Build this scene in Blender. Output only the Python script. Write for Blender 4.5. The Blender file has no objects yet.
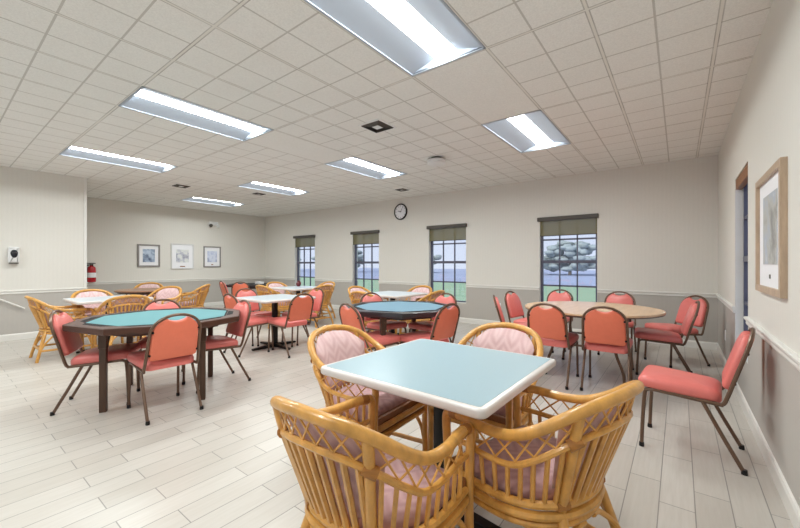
import bpy, bmesh, math, random
from mathutils import Vector, Matrix
random.seed(7)
PI = math.pi
S = bpy.context.scene
COL = S.collection

# ------------------------------------------------------------------ room numbers
H = 2.762                      # ceiling height
TILE = .3246
TX, TY = .205, 2.441           # a ceiling-grid node
XR = .437                      # right wall
YB = 6.82                      # window wall
XL = -8.45                     # left wall (near part)
XF = -10.83                    # far wall with pictures
YC = 1.755                     # where the left wall ends
YFRONT = -4.4                  # wall behind the viewer

# ------------------------------------------------------------------ materials
def lin(c):
    return tuple(((v/255)/12.92 if v/255 <= .04045 else ((v/255+.055)/1.055)**2.4) for v in c)

class NT:
    def __init__(s, name):
        s.m = bpy.data.materials.new(name); s.m.use_nodes = True
        s.t = s.m.node_tree; s.t.nodes.clear()
        s.out = s.t.nodes.new('ShaderNodeOutputMaterial')
    def n(s, typ, **kw):
        nd = s.t.nodes.new(typ)
        for k, v in kw.items():
            if k.startswith('i_'):
                nd.inputs[k[2:].replace('_', ' ')].default_value = v
            else: setattr(nd, k, v)
        return nd
    def l(s, a, b): s.t.links.new(a, b)
    def math(s, op, a, b=None, c=None):
        nd = s.n('ShaderNodeMath', operation=op)
        for i, v in enumerate((a, b, c)):
            if v is None: continue
            if isinstance(v, (int, float)): nd.inputs[i].default_value = v
            else: s.l(v, nd.inputs[i])
        return nd.outputs[0]
    def mix(s, f, a, b, blend='MIX'):
        nd = s.n('ShaderNodeMix', data_type='RGBA', blend_type=blend)
        for i, v in ((0, f), (6, a), (7, b)):
            if isinstance(v, (int, float)): nd.inputs[i].default_value = v
            elif isinstance(v, tuple): nd.inputs[i].default_value = (*v[:3], 1)
            else: s.l(v, nd.inputs[i])
        return nd.outputs[2]
    def obj(s):
        return s.n('ShaderNodeTexCoord').outputs['Object']
    def noise(s, vec, scale, detail=3, rough=.5):
        nd = s.n('ShaderNodeTexNoise'); nd.inputs['Scale'].default_value = scale
        nd.inputs['Detail'].default_value = detail; nd.inputs['Roughness'].default_value = rough
        if vec is not None: s.l(vec, nd.inputs['Vector'])
        return nd.outputs['Fac']
    def scale(s, vec, sc):
        nd = s.n('ShaderNodeMapping'); nd.inputs['Scale'].default_value = sc; s.l(vec, nd.inputs['Vector'])
        return nd.outputs[0]
    def ramp(s, f, stops):
        nd = s.n('ShaderNodeValToRGB'); e = nd.color_ramp.elements
        while len(e) < len(stops): e.new(.5)
        for el, (p, c) in zip(e, stops): el.position = p; el.color = (*c[:3], 1)
        s.l(f, nd.inputs[0]); return nd.outputs[0]
    def bump(s, h, strength=.3, dist=.005):
        nd = s.n('ShaderNodeBump'); nd.inputs['Strength'].default_value = strength
        nd.inputs['Distance'].default_value = dist; s.l(h, nd.inputs['Height']); return nd.outputs[0]
    def bsdf(s, color, rough=.5, metal=0, normal=None, spec=.5, coat=0, sheen=0, trans=0):
        b = s.n('ShaderNodeBsdfPrincipled')
        if isinstance(color, tuple): b.inputs['Base Color'].default_value = (*color[:3], 1)
        else: s.l(color, b.inputs['Base Color'])
        if isinstance(rough, (int, float)): b.inputs['Roughness'].default_value = rough
        else: s.l(rough, b.inputs['Roughness'])
        b.inputs['Metallic'].default_value = metal
        b.inputs['Specular IOR Level'].default_value = spec
        b.inputs['Coat Weight'].default_value = coat
        b.inputs['Sheen Weight'].default_value = sheen
        if normal is not None: s.l(normal, b.inputs['Normal'])
        s.l(b.outputs[0], s.out.inputs[0]); return b

def simple(name, rgb, rough=.5, metal=0, var=.06, vscale=14, spec=.5, bump=0, coat=0):
    k = NT(name); o = k.obj()
    f = k.noise(o, vscale, 4)
    c = lin(rgb)
    a = tuple(v*(1-var) for v in c); b = tuple(min(1, v*(1+var)) for v in c)
    col = k.mix(f, a, b)
    k.bsdf(col, rough, metal, k.bump(f, bump, .004) if bump else None, spec, coat)
    return k.m

M = {}
def wall_mat(name, up, low, zsplit=.77, brown_patch=False):
    k = NT(name); o = k.obj()
    sp = k.n('ShaderNodeSeparateXYZ'); k.l(o, sp.inputs[0])
    f = k.math('GREATER_THAN', sp.outputs[2], zsplit)
    run = k.math('ADD', sp.outputs[0], sp.outputs[1])
    st = k.math('MULTIPLY', k.math('SINE', k.math('MULTIPLY', run, 118.0)), .5)
    st = k.math('ADD', st, .5)
    n1 = k.noise(k.scale(o, (30, 30, 2)), 6, 2)
    cu = k.mix(k.math('MULTIPLY', st, .2), lin(up), tuple(v*.93 for v in lin(up)))
    cl = k.mix(k.math('MULTIPLY', st, .2), lin(low), tuple(v*.92 for v in lin(low)))
    c = k.mix(f, cl, cu)
    c = k.mix(k.math('MULTIPLY', n1, .10), c, (0.3, .28, .25))
    if brown_patch:                                   # brown upright patch under the chair rail, fading downward
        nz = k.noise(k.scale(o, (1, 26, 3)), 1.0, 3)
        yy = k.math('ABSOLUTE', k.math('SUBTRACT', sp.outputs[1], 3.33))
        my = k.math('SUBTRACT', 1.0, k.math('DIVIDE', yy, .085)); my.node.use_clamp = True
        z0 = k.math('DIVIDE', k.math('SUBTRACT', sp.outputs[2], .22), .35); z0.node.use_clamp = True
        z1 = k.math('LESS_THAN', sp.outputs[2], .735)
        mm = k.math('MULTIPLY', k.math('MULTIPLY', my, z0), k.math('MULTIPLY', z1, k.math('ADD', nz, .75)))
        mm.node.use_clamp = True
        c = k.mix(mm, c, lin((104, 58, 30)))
    k.bsdf(c, .55, 0, k.bump(st, .05, .002), .35)
    return k.m
M['wall'] = wall_mat('wallpaper', (226, 223, 216), (186, 181, 175))
M['wall_right'] = wall_mat('wallpaper_right', (226, 223, 216), (186, 181, 175), brown_patch=True)
M['trim'] = simple('trim_paint', (226, 224, 219), .35, var=.02)
M['white'] = simple('white_plastic', (232, 232, 232), .35, var=.02)
M['darkplastic'] = simple('dark_plastic', (18, 20, 32), .15, var=.05)

def ceiling_mat():
    k = NT('ceiling_tile'); o = k.obj()
    sp = k.n('ShaderNodeSeparateXYZ'); k.l(o, sp.inputs[0])
    gx = k.math('DIVIDE', k.math('SUBTRACT', TX, sp.outputs[0]), TILE)      # tile index, counted leftwards
    gy = k.math('DIVIDE', k.math('SUBTRACT', sp.outputs[1], TY), TILE)
    def dist(g, per):      # distance (m) to the nearest multiple of per
        q = k.math('DIVIDE', g, per)
        fr = k.math('ABSOLUTE', k.math('SUBTRACT', q, k.math('ROUND', q)))
        return k.math('MULTIPLY', fr, per*TILE)
    dx2, dy4, dx1, dy1 = dist(gx, 2), dist(gy, 4), dist(gx, 1), dist(gy, 1)
    tee = k.math('LESS_THAN', k.math('MINIMUM', dx2, dy4), .009)
    d2 = k.math('ABSOLUTE', k.math('SUBTRACT', k.math('MINIMUM', dx2, dy4), .0115))
    edge = k.math('LESS_THAN', d2, .0035)
    score = k.math('LESS_THAN', k.math('MINIMUM', dx1, dy1), .0065)
    # plain, unscored panels between the lamps of one row
    gm = k.math('MODULO', k.math('ADD', gx, 400), 8)
    pl = k.math('MULTIPLY', k.math('GREATER_THAN', gm, 4.05), k.math('LESS_THAN', gm, 5.95))
    gyy = gy
    pl = k.math('MULTIPLY', pl, k.math('MULTIPLY', k.math('GREATER_THAN', gyy, .05), k.math('LESS_THAN', gyy, 3.95)))
    score = k.math('MULTIPLY', score, k.math('SUBTRACT', 1.0, pl))
    n1 = k.noise(o, 95, 4, .7); n2 = k.noise(o, 2.2, 2)
    base = lin((243, 243, 240))
    c = k.mix(k.ramp(n1, [(.38, (0, 0, 0)), (.62, (1, 1, 1))]), tuple(v*.90 for v in base), base)
    c = k.mix(k.math('MULTIPLY', n2, .16), c, lin((205, 196, 186)))
    c = k.mix(k.math('MULTIPLY', score, .42), c, lin((128, 120, 108)))
    c = k.mix(tee, c, lin((228, 226, 220)))
    ne = k.noise(o, 3.3, 2)
    c = k.mix(k.math('MULTIPLY', edge, k.math('MULTIPLY', ne, .85)), c, lin((92, 82, 70)))
    hgt = k.math('SUBTRACT', k.math('MULTIPLY', n1, .3), k.math('ADD', score, edge))
    k.bsdf(c, .9, 0, k.bump(hgt, .25, .004), .15)
    return k.m
M['ceiling'] = ceiling_mat()

def floor_mat():
    k = NT('plank_tile'); o = k.obj()
    sp = k.n('ShaderNodeSeparateXYZ'); k.l(o, sp.inputs[0])
    cb = k.n('ShaderNodeCombineXYZ')
    k.l(k.math('ADD', sp.outputs[1], 11.64-.55), cb.inputs[0])      # joints at y = .55 (mod .582)
    k.l(k.math('ADD', sp.outputs[0], .1455*120-.064), cb.inputs[1])
    def brick(c1, c2, mortar):
        b = k.n('ShaderNodeTexBrick', offset=.634, offset_frequency=2, squash=1)
        k.l(cb.outputs[0], b.inputs['Vector'])
        b.inputs['Color1'].default_value = (*c1, 1); b.inputs['Color2'].default_value = (*c2, 1)
        b.inputs['Mortar'].default_value = (*mortar, 1)
        b.inputs['Scale'].default_value = 1; b.inputs['Mortar Size'].default_value = .0026
        b.inputs['Mortar Smooth'].default_value = .15; b.inputs['Bias'].default_value = 0
        b.inputs['Brick Width'].default_value = .582; b.inputs['Row Height'].default_value = .1455
        return b
    b = brick(lin((204, 199, 192)), lin((193, 187, 179)), lin((142, 138, 132)))
    gr = k.noise(k.scale(o, (26, 1.6, 1)), 2.2, 5, .65)
    c = k.mix(k.math('MULTIPLY', k.ramp(gr, [(.35, (0, 0, 0)), (.75, (1, 1, 1))]), .30), b.outputs['Color'], lin((170, 161, 149)))
    c = k.mix(b.outputs['Fac'], c, lin((142, 138, 132)))
    inv = k.math('SUBTRACT', 1.0, b.outputs['Fac'])
    k.bsdf(c, k.math('ADD', k.math('MULTIPLY', gr, .18), .24), 0, k.bump(k.math('ADD', inv, k.math('MULTIPLY', gr, .15)), .2, .002), .5)
    return k.m
M['floor'] = floor_mat()

def wood(name, rgb, rough=.4, sc=(2, 18, 18), contrast=.35, coat=0):
    k = NT(name); o = k.obj()
    g = k.noise(k.scale(o, sc), 2.4, 5, .6)
    c = lin(rgb); d = tuple(v*(1-contrast) for v in c)
    col = k.mix(k.ramp(g, [(.3, (0, 0, 0)), (.7, (1, 1, 1))]), d, c)
    k.bsdf(col, rough, 0, k.bump(g, .08, .002), .5, coat)
    return k.m
M['rattan'] = wood('rattan_cane', (228, 168, 84), .32, (9, 9, 5), .34, .25)
M['rattan_dark'] = wood('rattan_binding', (186, 124, 56), .4, (9, 9, 40), .4)
M['apron'] = wood('chair_apron_wood', (150, 96, 52), .4, (4, 4, 14), .35)
M['poker_wood'] = wood('poker_table_wood', (82, 47, 30), .5, (3, 3, 14), .4)
M['poker_black'] = wood('poker_table_black', (44, 42, 46), .35, (3, 3, 14), .3, .2)
M['leg_brown'] = wood('table_leg_brown', (84, 58, 40), .45, (14, 14, 2), .4)
M['maple'] = wood('maple_laminate', (214, 176, 138), .25, (1.2, 9, 9), .14)
M['walnut'] = wood('walnut_laminate', (158, 112, 82), .3, (1.2, 9, 9), .25)
M['table_edge'] = simple('dark_table_edge', (84, 58, 48), .4)
M['frame_wood'] = wood('picture_frame_wood', (198, 172, 146), .4, (20, 20, 3), .25)
M['frame_grey'] = simple('picture_frame_grey', (140, 136, 134), .35, .3)
M['frame_white'] = simple('picture_frame_white', (214, 213, 212), .4)
M['bronze'] = simple('bronze_metal', (106, 82, 66), .35, .35, .12, 30)
M['black'] = simple('black_metal', (20, 20, 22), .4, .3)
M['chip_tray'] = simple('chip_tray', (14, 14, 16), .9)
M['steel'] = simple('steel', (150, 150, 150), .3, .9)
M['laminate_blue'] = simple('blue_laminate', (158, 182, 192), .28, 0, .05, 120)
M['laminate_pale'] = simple('pale_laminate', (196, 206, 214), .28, 0, .05, 120)
M['laminate_edge'] = simple('white_edge_band', (214, 208, 204), .3)
M['vinyl'] = simple('coral_vinyl', (222, 120, 113), .38, 0, .06, 26, .5, .12)
M['vinyl_rear'] = simple('coral_rear_vinyl', (230, 122, 94), .45, 0, .05, 26, .45, .12)
M['felt_teal'] = simple('teal_felt', (106, 150, 155), .9, 0, .06, 160, .2, .1)
M['felt_blue'] = simple('blue_felt', (120, 150, 168), .9, 0, .06, 160, .2, .1)
M['frame_window'] = simple('window_frame_bronze', (92, 92, 108), .4, .2)
M['red'] = simple('extinguisher_red', (172, 22, 34), .25, 0, .05)
M['paper'] = simple('white_paper', (238, 238, 242), .7, 0, .02)
M['bark'] = simple('bark', (96, 84, 72), .9, 0, .2)
M['leaves'] = simple('leaves', (150, 160, 158), .9, 0, .3, 3)
M['grass'] = simple('grass', (150, 176, 140), .9, 0, .12, 1.5)
M['pavement'] = simple('pavement', (156, 164, 184), .9, 0, .05, 2)
M['vent_grey'] = simple('vent_dark', (84, 79, 73), .6)
M['maroon'] = simple('maroon_glaze', (98, 34, 40), .4)

def chevron(name, a, b):
    k = NT(name); o = k.obj()
    sp = k.n('ShaderNodeSeparateXYZ'); k.l(o, sp.inputs[0])
    fx = k.math('MULTIPLY', sp.outputs[0], 9.5)
    tri = k.math('ABSOLUTE', k.math('SUBTRACT', fx, k.math('ROUND', fx)))
    ph = k.math('ADD', k.math('ADD', sp.outputs[2], k.math('MULTIPLY', sp.outputs[1], .9)), k.math('MULTIPLY', tri, .09))
    w = k.math('ADD', k.math('MULTIPLY', k.math('SINE', k.math('MULTIPLY', ph, 150)), .5), .5)
    fine = k.noise(o, 220, 2)
    c = k.mix(w, lin(a), lin(b)); c = k.mix(k.math('MULTIPLY', fine, .25), c, lin((150, 118, 118)))
    k.bsdf(c, .85, 0, k.bump(fine, .15, .002), .2, 0, .2)
    return k.m
M['cushion'] = chevron('pink_chevron_cloth', (230, 200, 200), (216, 180, 181))
M['cushion_seat'] = chevron('mauve_chevron_cloth', (196, 160, 160), (180, 142, 143))

def emit(name, col, strength):
    k = NT(name); e = k.n('ShaderNodeEmission')
    e.inputs[0].default_value = (*col, 1); e.inputs[1].default_value = strength
    k.l(e.outputs[0], k.out.inputs[0]); return k.m
LAMP = 27.0
M['lamp'] = emit('lamp_lens', (.94, .99, .975), LAMP)
M['reflector'] = simple('lamp_reflector', (178, 186, 198), .9, 0, .01, 14, .1)

def glass():
    k = NT('window_glass')
    t = k.n('ShaderNodeBsdfTransparent'); g = k.n('ShaderNodeBsdfGlossy'); g.inputs['Roughness'].default_value = .02
    t.inputs[0].default_value = (.95, .97, 1, 1)
    mx = k.n('ShaderNodeMixShader'); mx.inputs[0].default_value = .06; k.l(t.outputs[0], mx.inputs[1]); k.l(g.outputs[0], mx.inputs[2])
    k.l(mx.outputs[0], k.out.inputs[0]); return k.m
M['glass'] = glass()
def mesh_shade():
    k = NT('shade_fabric')
    t = k.n('ShaderNodeBsdfTransparent'); d = k.n('ShaderNodeBsdfDiffuse'); d.inputs[0].default_value = (*lin((150, 142, 112)), 1)
    tl = k.n('ShaderNodeBsdfTranslucent'); tl.inputs[0].default_value = (*lin((176, 166, 126)), 1)
    m1 = k.n('ShaderNodeMixShader'); m1.inputs[0].default_value = .35; k.l(d.outputs[0], m1.inputs[1]); k.l(tl.outputs[0], m1.inputs[2])
    m2 = k.n('ShaderNodeMixShader'); m2.inputs[0].default_value = .74; k.l(t.outputs[0], m2.inputs[1]); k.l(m1.outputs[0], m2.inputs[2])
    k.l(m2.outputs[0], k.out.inputs[0]); return k.m
M['shade'] = mesh_shade()

def art(name, seed, stops, scale=6.0):
    k = NT(name); o = k.obj()
    mp = k.n('ShaderNodeMapping'); mp.inputs['Location'].default_value = (seed, seed*1.7, seed*.4); k.l(o, mp.inputs[0])
    f = k.noise(mp.outputs[0], scale, 5, .6)
    k.bsdf(k.ramp(f, stops), .5)
    return k.m
M['art_blue'] = art('print_blue', 3.1, [(.30, lin((70, 84, 112))), (.45, lin((128, 142, 168))), (.58, lin((176, 192, 214))), (.7, lin((214, 222, 232)))], 9)
M['art_sketch'] = art('print_sketch', 8.3, [(.30, lin((132, 134, 150))), (.45, lin((188, 190, 204))), (.55, lin((226, 228, 224))), (.7, lin((204, 206, 216)))], 8)
M['art_lilac'] = art('print_lilac', 5.2, [(.30, lin((150, 158, 184))), (.46, lin((198, 206, 232))), (.6, lin((220, 226, 240))), (.72, lin((190, 200, 226)))], 8)
M['art_grey'] = art('print_landscape', 1.4, [(.32, lin((140, 140, 138))), (.46, lin((186, 186, 182))), (.58, lin((176, 184, 198))), (.7, lin((216, 216, 210)))], 5)

# ------------------------------------------------------------------ mesh builder
class MB:
    def __init__(s): s.v, s.f = [], []
    def add(s, vs, fs):
        o = len(s.v); s.v += [tuple(p) for p in vs]; s.f += [tuple(i+o for i in f) for f in fs]; return s
    def box(s, x0, x1, y0, y1, z0, z1, M4=None):
        vs = [Vector((x, y, z)) for z in (z0, z1) for y in (y0, y1) for x in (x0, x1)]
        if M4: vs = [M4 @ p for p in vs]
        return s.add(vs, [(0, 2, 3, 1), (4, 5, 7, 6), (0, 1, 5, 4), (2, 6, 7, 3), (0, 4, 6, 2), (1, 3, 7, 5)])
    def tube(s, pts, r, n=8, closed=False, taper=None):
        P = [Vector(p) for p in pts]; N = len(P)
        tan = []
        for i in range(N):
            if closed: t = P[(i+1) % N]-P[i-1]
            else: t = P[min(i+1, N-1)]-P[max(i-1, 0)]
            tan.append(t.normalized())
        up = Vector((0, 0, 1)) if abs(tan[0].z) < .9 else Vector((1, 0, 0))
        u = (up-tan[0]*up.dot(tan[0])).normalized()
        vs = []
        for i in range(N):
            u = (u-tan[i]*u.dot(tan[i])).normalized(); w = tan[i].cross(u)
            rr = r if taper is None else r*taper[i]
            for k in range(n):
                a = 2*PI*k/n; vs.append(P[i]+u*math.cos(a)*rr+w*math.sin(a)*rr)
        fs = []
        for i in range(N if closed else N-1):
            j = (i+1) % N
            for k in range(n):
                k2 = (k+1) % n; fs.append((i*n+k, j*n+k, j*n+k2, i*n+k2)[::-1])
        if not closed:
            fs.append(tuple(range(n))); fs.append(tuple((N-1)*n+k for k in reversed(range(n))))
        return s.add(vs, fs)
    def lathe(s, prof, n=24, M4=None, cap=True):
        vs = []
        for r, z in prof:
            for k in range(n):
                a = 2*PI*k/n; vs.append(Vector((r*math.cos(a), r*math.sin(a), z)))
        fs = []
        for i in range(len(prof)-1):
            for k in range(n):
                k2 = (k+1) % n; fs.append((i*n+k, i*n+k2, (i+1)*n+k2, (i+1)*n+k))
        if cap: fs.append(tuple(reversed(range(n)))); fs.append(tuple((len(prof)-1)*n+k for k in range(n)))
        if M4: vs = [M4 @ p for p in vs]
        return s.add(vs, fs)
    def slab(s, out, prof, fn):
        """out: closed 2-D outline (ccw); prof: [(inset, depth)...]; fn(x, y, depth) -> 3-D point."""
        n = len(out); O = [Vector(p) for p in out]
        nor = []
        for i in range(n):
            e1 = (O[i]-O[i-1]); e2 = (O[(i+1) % n]-O[i])
            e1 = e1.normalized() if e1.length else e1; e2 = e2.normalized() if e2.length else e2
            a = Vector((-e1.y, e1.x)); b = Vector((-e2.y, e2.x)); m = a+b
            if m.length < 1e-6: m = a
            m = m.normalized(); nor.append(m/max(.5, m.dot(a)))
        vs = []; cen = sum(O, Vector((0, 0)))/n
        for ins, d in prof:
            for i in range(n):
                p = O[i]+nor[i]*ins if ins >= 0 else cen+(O[i]-cen)*(-ins)      # negative: scale about the centre
                vs.append(fn(p.x, p.y, d))
        fs = []
        for j in range(len(prof)-1):
            for k in range(n):
                k2 = (k+1) % n; fs.append((j*n+k, j*n+k2, (j+1)*n+k2, (j+1)*n+k))
        fs.append(tuple(reversed(range(n)))); fs.append(tuple((len(prof)-1)*n+k for k in range(n)))
        return s.add(vs, fs)
    def build(s, name, mat, parent=None, smooth=True, loc=None, angle=40, bevel=0, segs=2):
        me = bpy.data.meshes.new(name); me.from_pydata(s.v, [], s.f)
        bm = bmesh.new(); bm.from_mesh(me)
        bmesh.ops.recalc_face_normals(bm, faces=bm.faces)
        if bevel:
            ed = [e for e in bm.edges if len(e.link_faces) == 2 and e.calc_face_angle(0) > .5]
            bmesh.ops.bevel(bm, geom=ed, offset=bevel, segments=segs, profile=.5, affect='EDGES')
        bm.to_mesh(me); bm.free()
        for m in (mat if isinstance(mat, (list, tuple)) else [mat]): me.materials.append(M[m])
        if smooth:
            for p in me.polygons: p.use_smooth = True
            me.set_sharp_from_angle(angle=math.radians(angle))
        o = bpy.data.objects.new(name, me); COL.objects.link(o)
        if parent: o.parent = parent
        if loc: o.location = loc
        return o

def spline(pts, n=8, closed=False):
    P = [Vector(p) for p in pts]; N = len(P); out = []
    rng = range(N) if closed else range(N-1)
    for i in rng:
        p1, p2 = P[i], P[(i+1) % N]
        p0 = P[i-1] if (closed or i > 0) else p1*2-p2
        p3 = P[(i+2) % N] if (closed or i+2 < N) else p2*2-p1
        for k in range(n):
            t = k/n
            out.append(.5*((2*p1)+(p2-p0)*t+(2*p0-5*p1+4*p2-p3)*t*t+(3*p1-p0-3*p2+p3)*t**3))
    if not closed: out.append(P[-1])
    return out

def rrect(w, h, r, n=5, cx=0, cy=0):
    out = []
    for sx, sy, a0 in ((1, -1, -90), (1, 1, 0), (-1, 1, 90), (-1, -1, 180)):
        for k in range(n+1):
            a = math.radians(a0+90*k/n)
            out.append((cx+sx*(w/2-r)+r*math.cos(a), cy+sy*(h/2-r)+r*math.sin(a)))
    return out

def tag(o, label, cat, group=None, kind=None):
    if label: o['label'] = label
    if cat: o['category'] = cat
    if group: o['group'] = group
    if kind: o['kind'] = kind
    return o
def thing(name, loc=(0, 0, 0), rz=0, label=None, cat=None, group=None):
    o = bpy.data.objects.new(name, None); COL.objects.link(o); o.empty_display_size = .1
    o.location = loc; o.rotation_euler = (0, 0, rz)
    return tag(o, label, cat, group)
def copy_tree(o, parent=None):
    c = o.copy(); COL.objects.link(c)
    if parent: c.parent = parent
    for ch in list(o.children): copy_tree(ch, c)
    return c
def structure(o): o['kind'] = 'structure'; return o

# ------------------------------------------------------------------ shell
def wall(name, axis, pos, a0, a1, thick, holes=(), mat='wall', z0=0, z1=H):
    """axis 'x': the wall lies in plane x = pos and runs along y; thickness goes from pos to pos+thick."""
    As = sorted({a0, a1, *[h[0] for h in holes], *[h[1] for h in holes]})
    Zs = sorted({z0, z1, *[h[2] for h in holes], *[h[3] for h in holes]})
    def P(a, z, d): return (pos+d, a, z) if axis == 'x' else (a, pos+d, z)
    m = MB()
    for i in range(len(As)-1):
        for j in range(len(Zs)-1):
            ca, cz = (As[i]+As[i+1])/2, (Zs[j]+Zs[j+1])/2
            if any(h[0] < ca < h[1] and h[2] < cz < h[3] for h in holes): continue
            for d in (0, thick):
                m.add([P(As[i], Zs[j], d), P(As[i+1], Zs[j], d), P(As[i+1], Zs[j+1], d), P(As[i], Zs[j+1], d)], [(0, 1, 2, 3)])
    for (b0, b1, c0, c1) in list(holes)+[(a0, a1, z0, z1)]:
        for (pa, pz, qa, qz) in ((b0, c0, b1, c0), (b1, c0, b1, c1), (b1, c1, b0, c1), (b0, c1, b0, c0)):
            m.add([P(pa, pz, 0), P(qa, qz, 0), P(qa, qz, thick), P(pa, pz, thick)], [(0, 1, 2, 3)])
    # weld so normals are consistent
    o = m.build(name, mat, smooth=False)
    bm = bmesh.new(); bm.from_mesh(o.data); bmesh.ops.remove_doubles(bm, verts=bm.verts, dist=1e-5)
    bmesh.ops.recalc_face_normals(bm, faces=bm.faces); bm.to_mesh(o.data); bm.free()
    return structure(o)

WZ0, WZ1 = .40, 2.045
WIN = [(-2.02, -1.08), (-4.42, -3.50), (-6.80, -5.88), (-9.24, -8.31)]
wall('wall_back', 'y', YB, XF-.2, XR+.2, .2, [(a, b, WZ0, WZ1) for a, b in WIN])
RW = (4.0, 4.846, .42, 2.045)
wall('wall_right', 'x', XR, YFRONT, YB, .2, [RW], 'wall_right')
wall('wall_left', 'x', XL, YFRONT, YC, -.2)
wall('wall_return', 'y', YC, XF, XL-.2, -.2)
wall('wall_far', 'x', XF, YC-.2, YB, -.2)
FILL_DOORS = [(-7.9, -5.7, 0.0, 2.1), (-4.9, -2.7, 0.0, 2.1), (-2.0, .1, 0.0, 2.1)]
wall('wall_front', 'y', YFRONT, XL-.2, XR+.2, -.2, FILL_DOORS)
structure(MB().box(XF-.2, XR+.2, YFRONT-.2, YB+.2, -.1, 0).build('floor', 'floor', smooth=False))

# lamps sit on the tile grid: columns every 8 tiles, rows every 8 tiles
def gx(i): return TX-TILE*i
def gy(j): return TY+TILE*j
LIGHTS = []
for c in range(4):
    for r in (-1, 0, 1):
        x1, x0 = gx(4+8*c), gx(6+8*c); y0, y1 = gy(-4+8*r), gy(8*r)
        if x0 < XL and y0 < YC: continue
        LIGHTS.append((c, r, x0, x1, y0, y1))
def ceiling():
    X0, X1, Y0, Y1 = XF-.2, XR+.2, YFRONT-.2, YB+.2
    xs = sorted({X0, X1, *[l[2] for l in LIGHTS], *[l[3] for l in LIGHTS]})
    ys = sorted({Y0, Y1, *[l[4] for l in LIGHTS], *[l[5] for l in LIGHTS]})
    m = MB()
    for i in range(len(xs)-1):
        for j in range(len(ys)-1):
            cx, cy = (xs[i]+xs[i+1])/2, (ys[j]+ys[j+1])/2
            if any(l[2] < cx < l[3] and l[4] < cy < l[5] for l in LIGHTS): continue
            m.add([(xs[i], ys[j], H), (xs[i], ys[j+1], H), (xs[i+1], ys[j+1], H), (xs[i+1], ys[j], H)], [(0, 1, 2, 3)])
    m.add([(X0, Y0, H+.25), (X1, Y0, H+.25), (X1, Y1, H+.25), (X0, Y1, H+.25)], [(0, 1, 2, 3)])
    o = m.build('ceiling', 'ceiling', smooth=False)
    return structure(o)
ceiling()

def run_trim(name, axis, pos, side, a0, a1, prof, z, skip=(), mat='trim'):
    """prof: list of (out, z) points; side +1/-1 = direction into the room."""
    segs = []; cur = a0
    for s0, s1 in sorted(skip):
        if s0 > cur: segs.append((cur, s0))
        cur = max(cur, s1)
    if cur < a1: segs.append((cur, a1))
    m = MB()
    for b0, b1 in segs:
        vs = []
        for a in (b0, b1):
            for d, zz in prof:
                vs.append((pos+side*d, a, z+zz) if axis == 'x' else (a, pos+side*d, z+zz))
        n = len(prof)
        m.add(vs, [(k, (k+1) % n, n+(k+1) % n, n+k) for k in range(n)]+[tuple(range(n)), tuple(reversed(range(n, 2*n)))])
    return structure(m.build(name, mat, smooth=False))
RAIL = [(0, 0), (.010, 0), (.014, .012), (.012, .028), (.020, .036), (.026, .048), (.026, .058), (.018, .064), (0, .064)]
BASE = [(0, 0), (.016, 0), (.016, .085), (.010, .10), (0, .105)]
RZ = .738
tri = [(a-.0, b+.0) for a, b in WIN]
run_trim('trim_1', 'y', YB, -1, XF, XR, RAIL, RZ, tri)
run_trim('trim_2', 'x', XR, -1, YFRONT, YB-.026, RAIL, RZ, [(RW[0]+.0, RW[1]-.0)])
run_trim('trim_3', 'x', XL, 1, YFRONT, YC, RAIL, RZ)
run_trim('trim_4', 'x', XF, 1, YC, YB-.026, RAIL, RZ)
run_trim('trim_5', 'y', YC, 1, XF+.026, XL, RAIL, RZ)
run_trim('baseboard_back', 'y', YB, -1, XF, XR, BASE, 0)
run_trim('baseboard_right', 'x', XR, -1, YFRONT, YB-.016, BASE, 0)
run_trim('baseboard_left', 'x', XL, 1, YFRONT, YC, BASE, 0)
run_trim('baseboard_far', 'x', XF, 1, YC, YB-.016, BASE, 0)
run_trim('baseboard_return', 'y', YC, 1, XF+.016, XL, BASE, 0)
# white corner guard where the left wall ends
structure(MB().box(XL, XL+.012, YC-.03, YC+.012, RZ+.064, H).build('trim_6', 'trim', smooth=False))

# windows ------------------------------------------------------------------
def window(name, M4, w, h, cols, rec, depth=.05):
    """local frame: x along the opening (0..w), y outward from the room face, z up (0..h)."""
    root = thing(name); root['kind'] = 'structure'; root.matrix_world = M4
    y0, y1 = rec, rec+depth; fw = .038
    m = MB()
    m.box(0, fw, y0, y1, 0, h).box(w-fw, w, y0, y1, 0, h).box(fw, w-fw, y0, y1, 0, fw).box(fw, w-fw, y0, y1, h-fw, h)
    m.build('window_frame', 'frame_window', root, False)
    zm = .522*h
    MB().box(fw, w-fw, y0-.006, y1, zm-.026, zm+.026).build('meeting_rail', 'frame_window', root, False)
    m = MB()
    for k in range(1, cols):
        x = fw+(w-2*fw)*k/cols
        m.box(x-.009, x+.009, y0+.004, y1-.012, fw, h-fw)
    for z in (.262*h, .765*h):
        m.box(fw, w-fw, y0+.004, y1-.012, z-.014, z+.014)
    m.build('muntin_bars', 'frame_window', root, False)
    MB().box(fw, w-fw, y0+.022, y0+.026, fw, h-fw).build('pane', 'glass', root, False)
    MB().box(-.0, w+.0, .001, rec, -.0, .016).build('window_sill', 'trim', root, False)
    for x0, x1 in ((0, .004), (w-.004, w)):
        MB().box(x0, x1, .001, rec, .016, h).build('jamb_liner', 'trim', root, False)
    return root
HW = WZ1-WZ0
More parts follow.
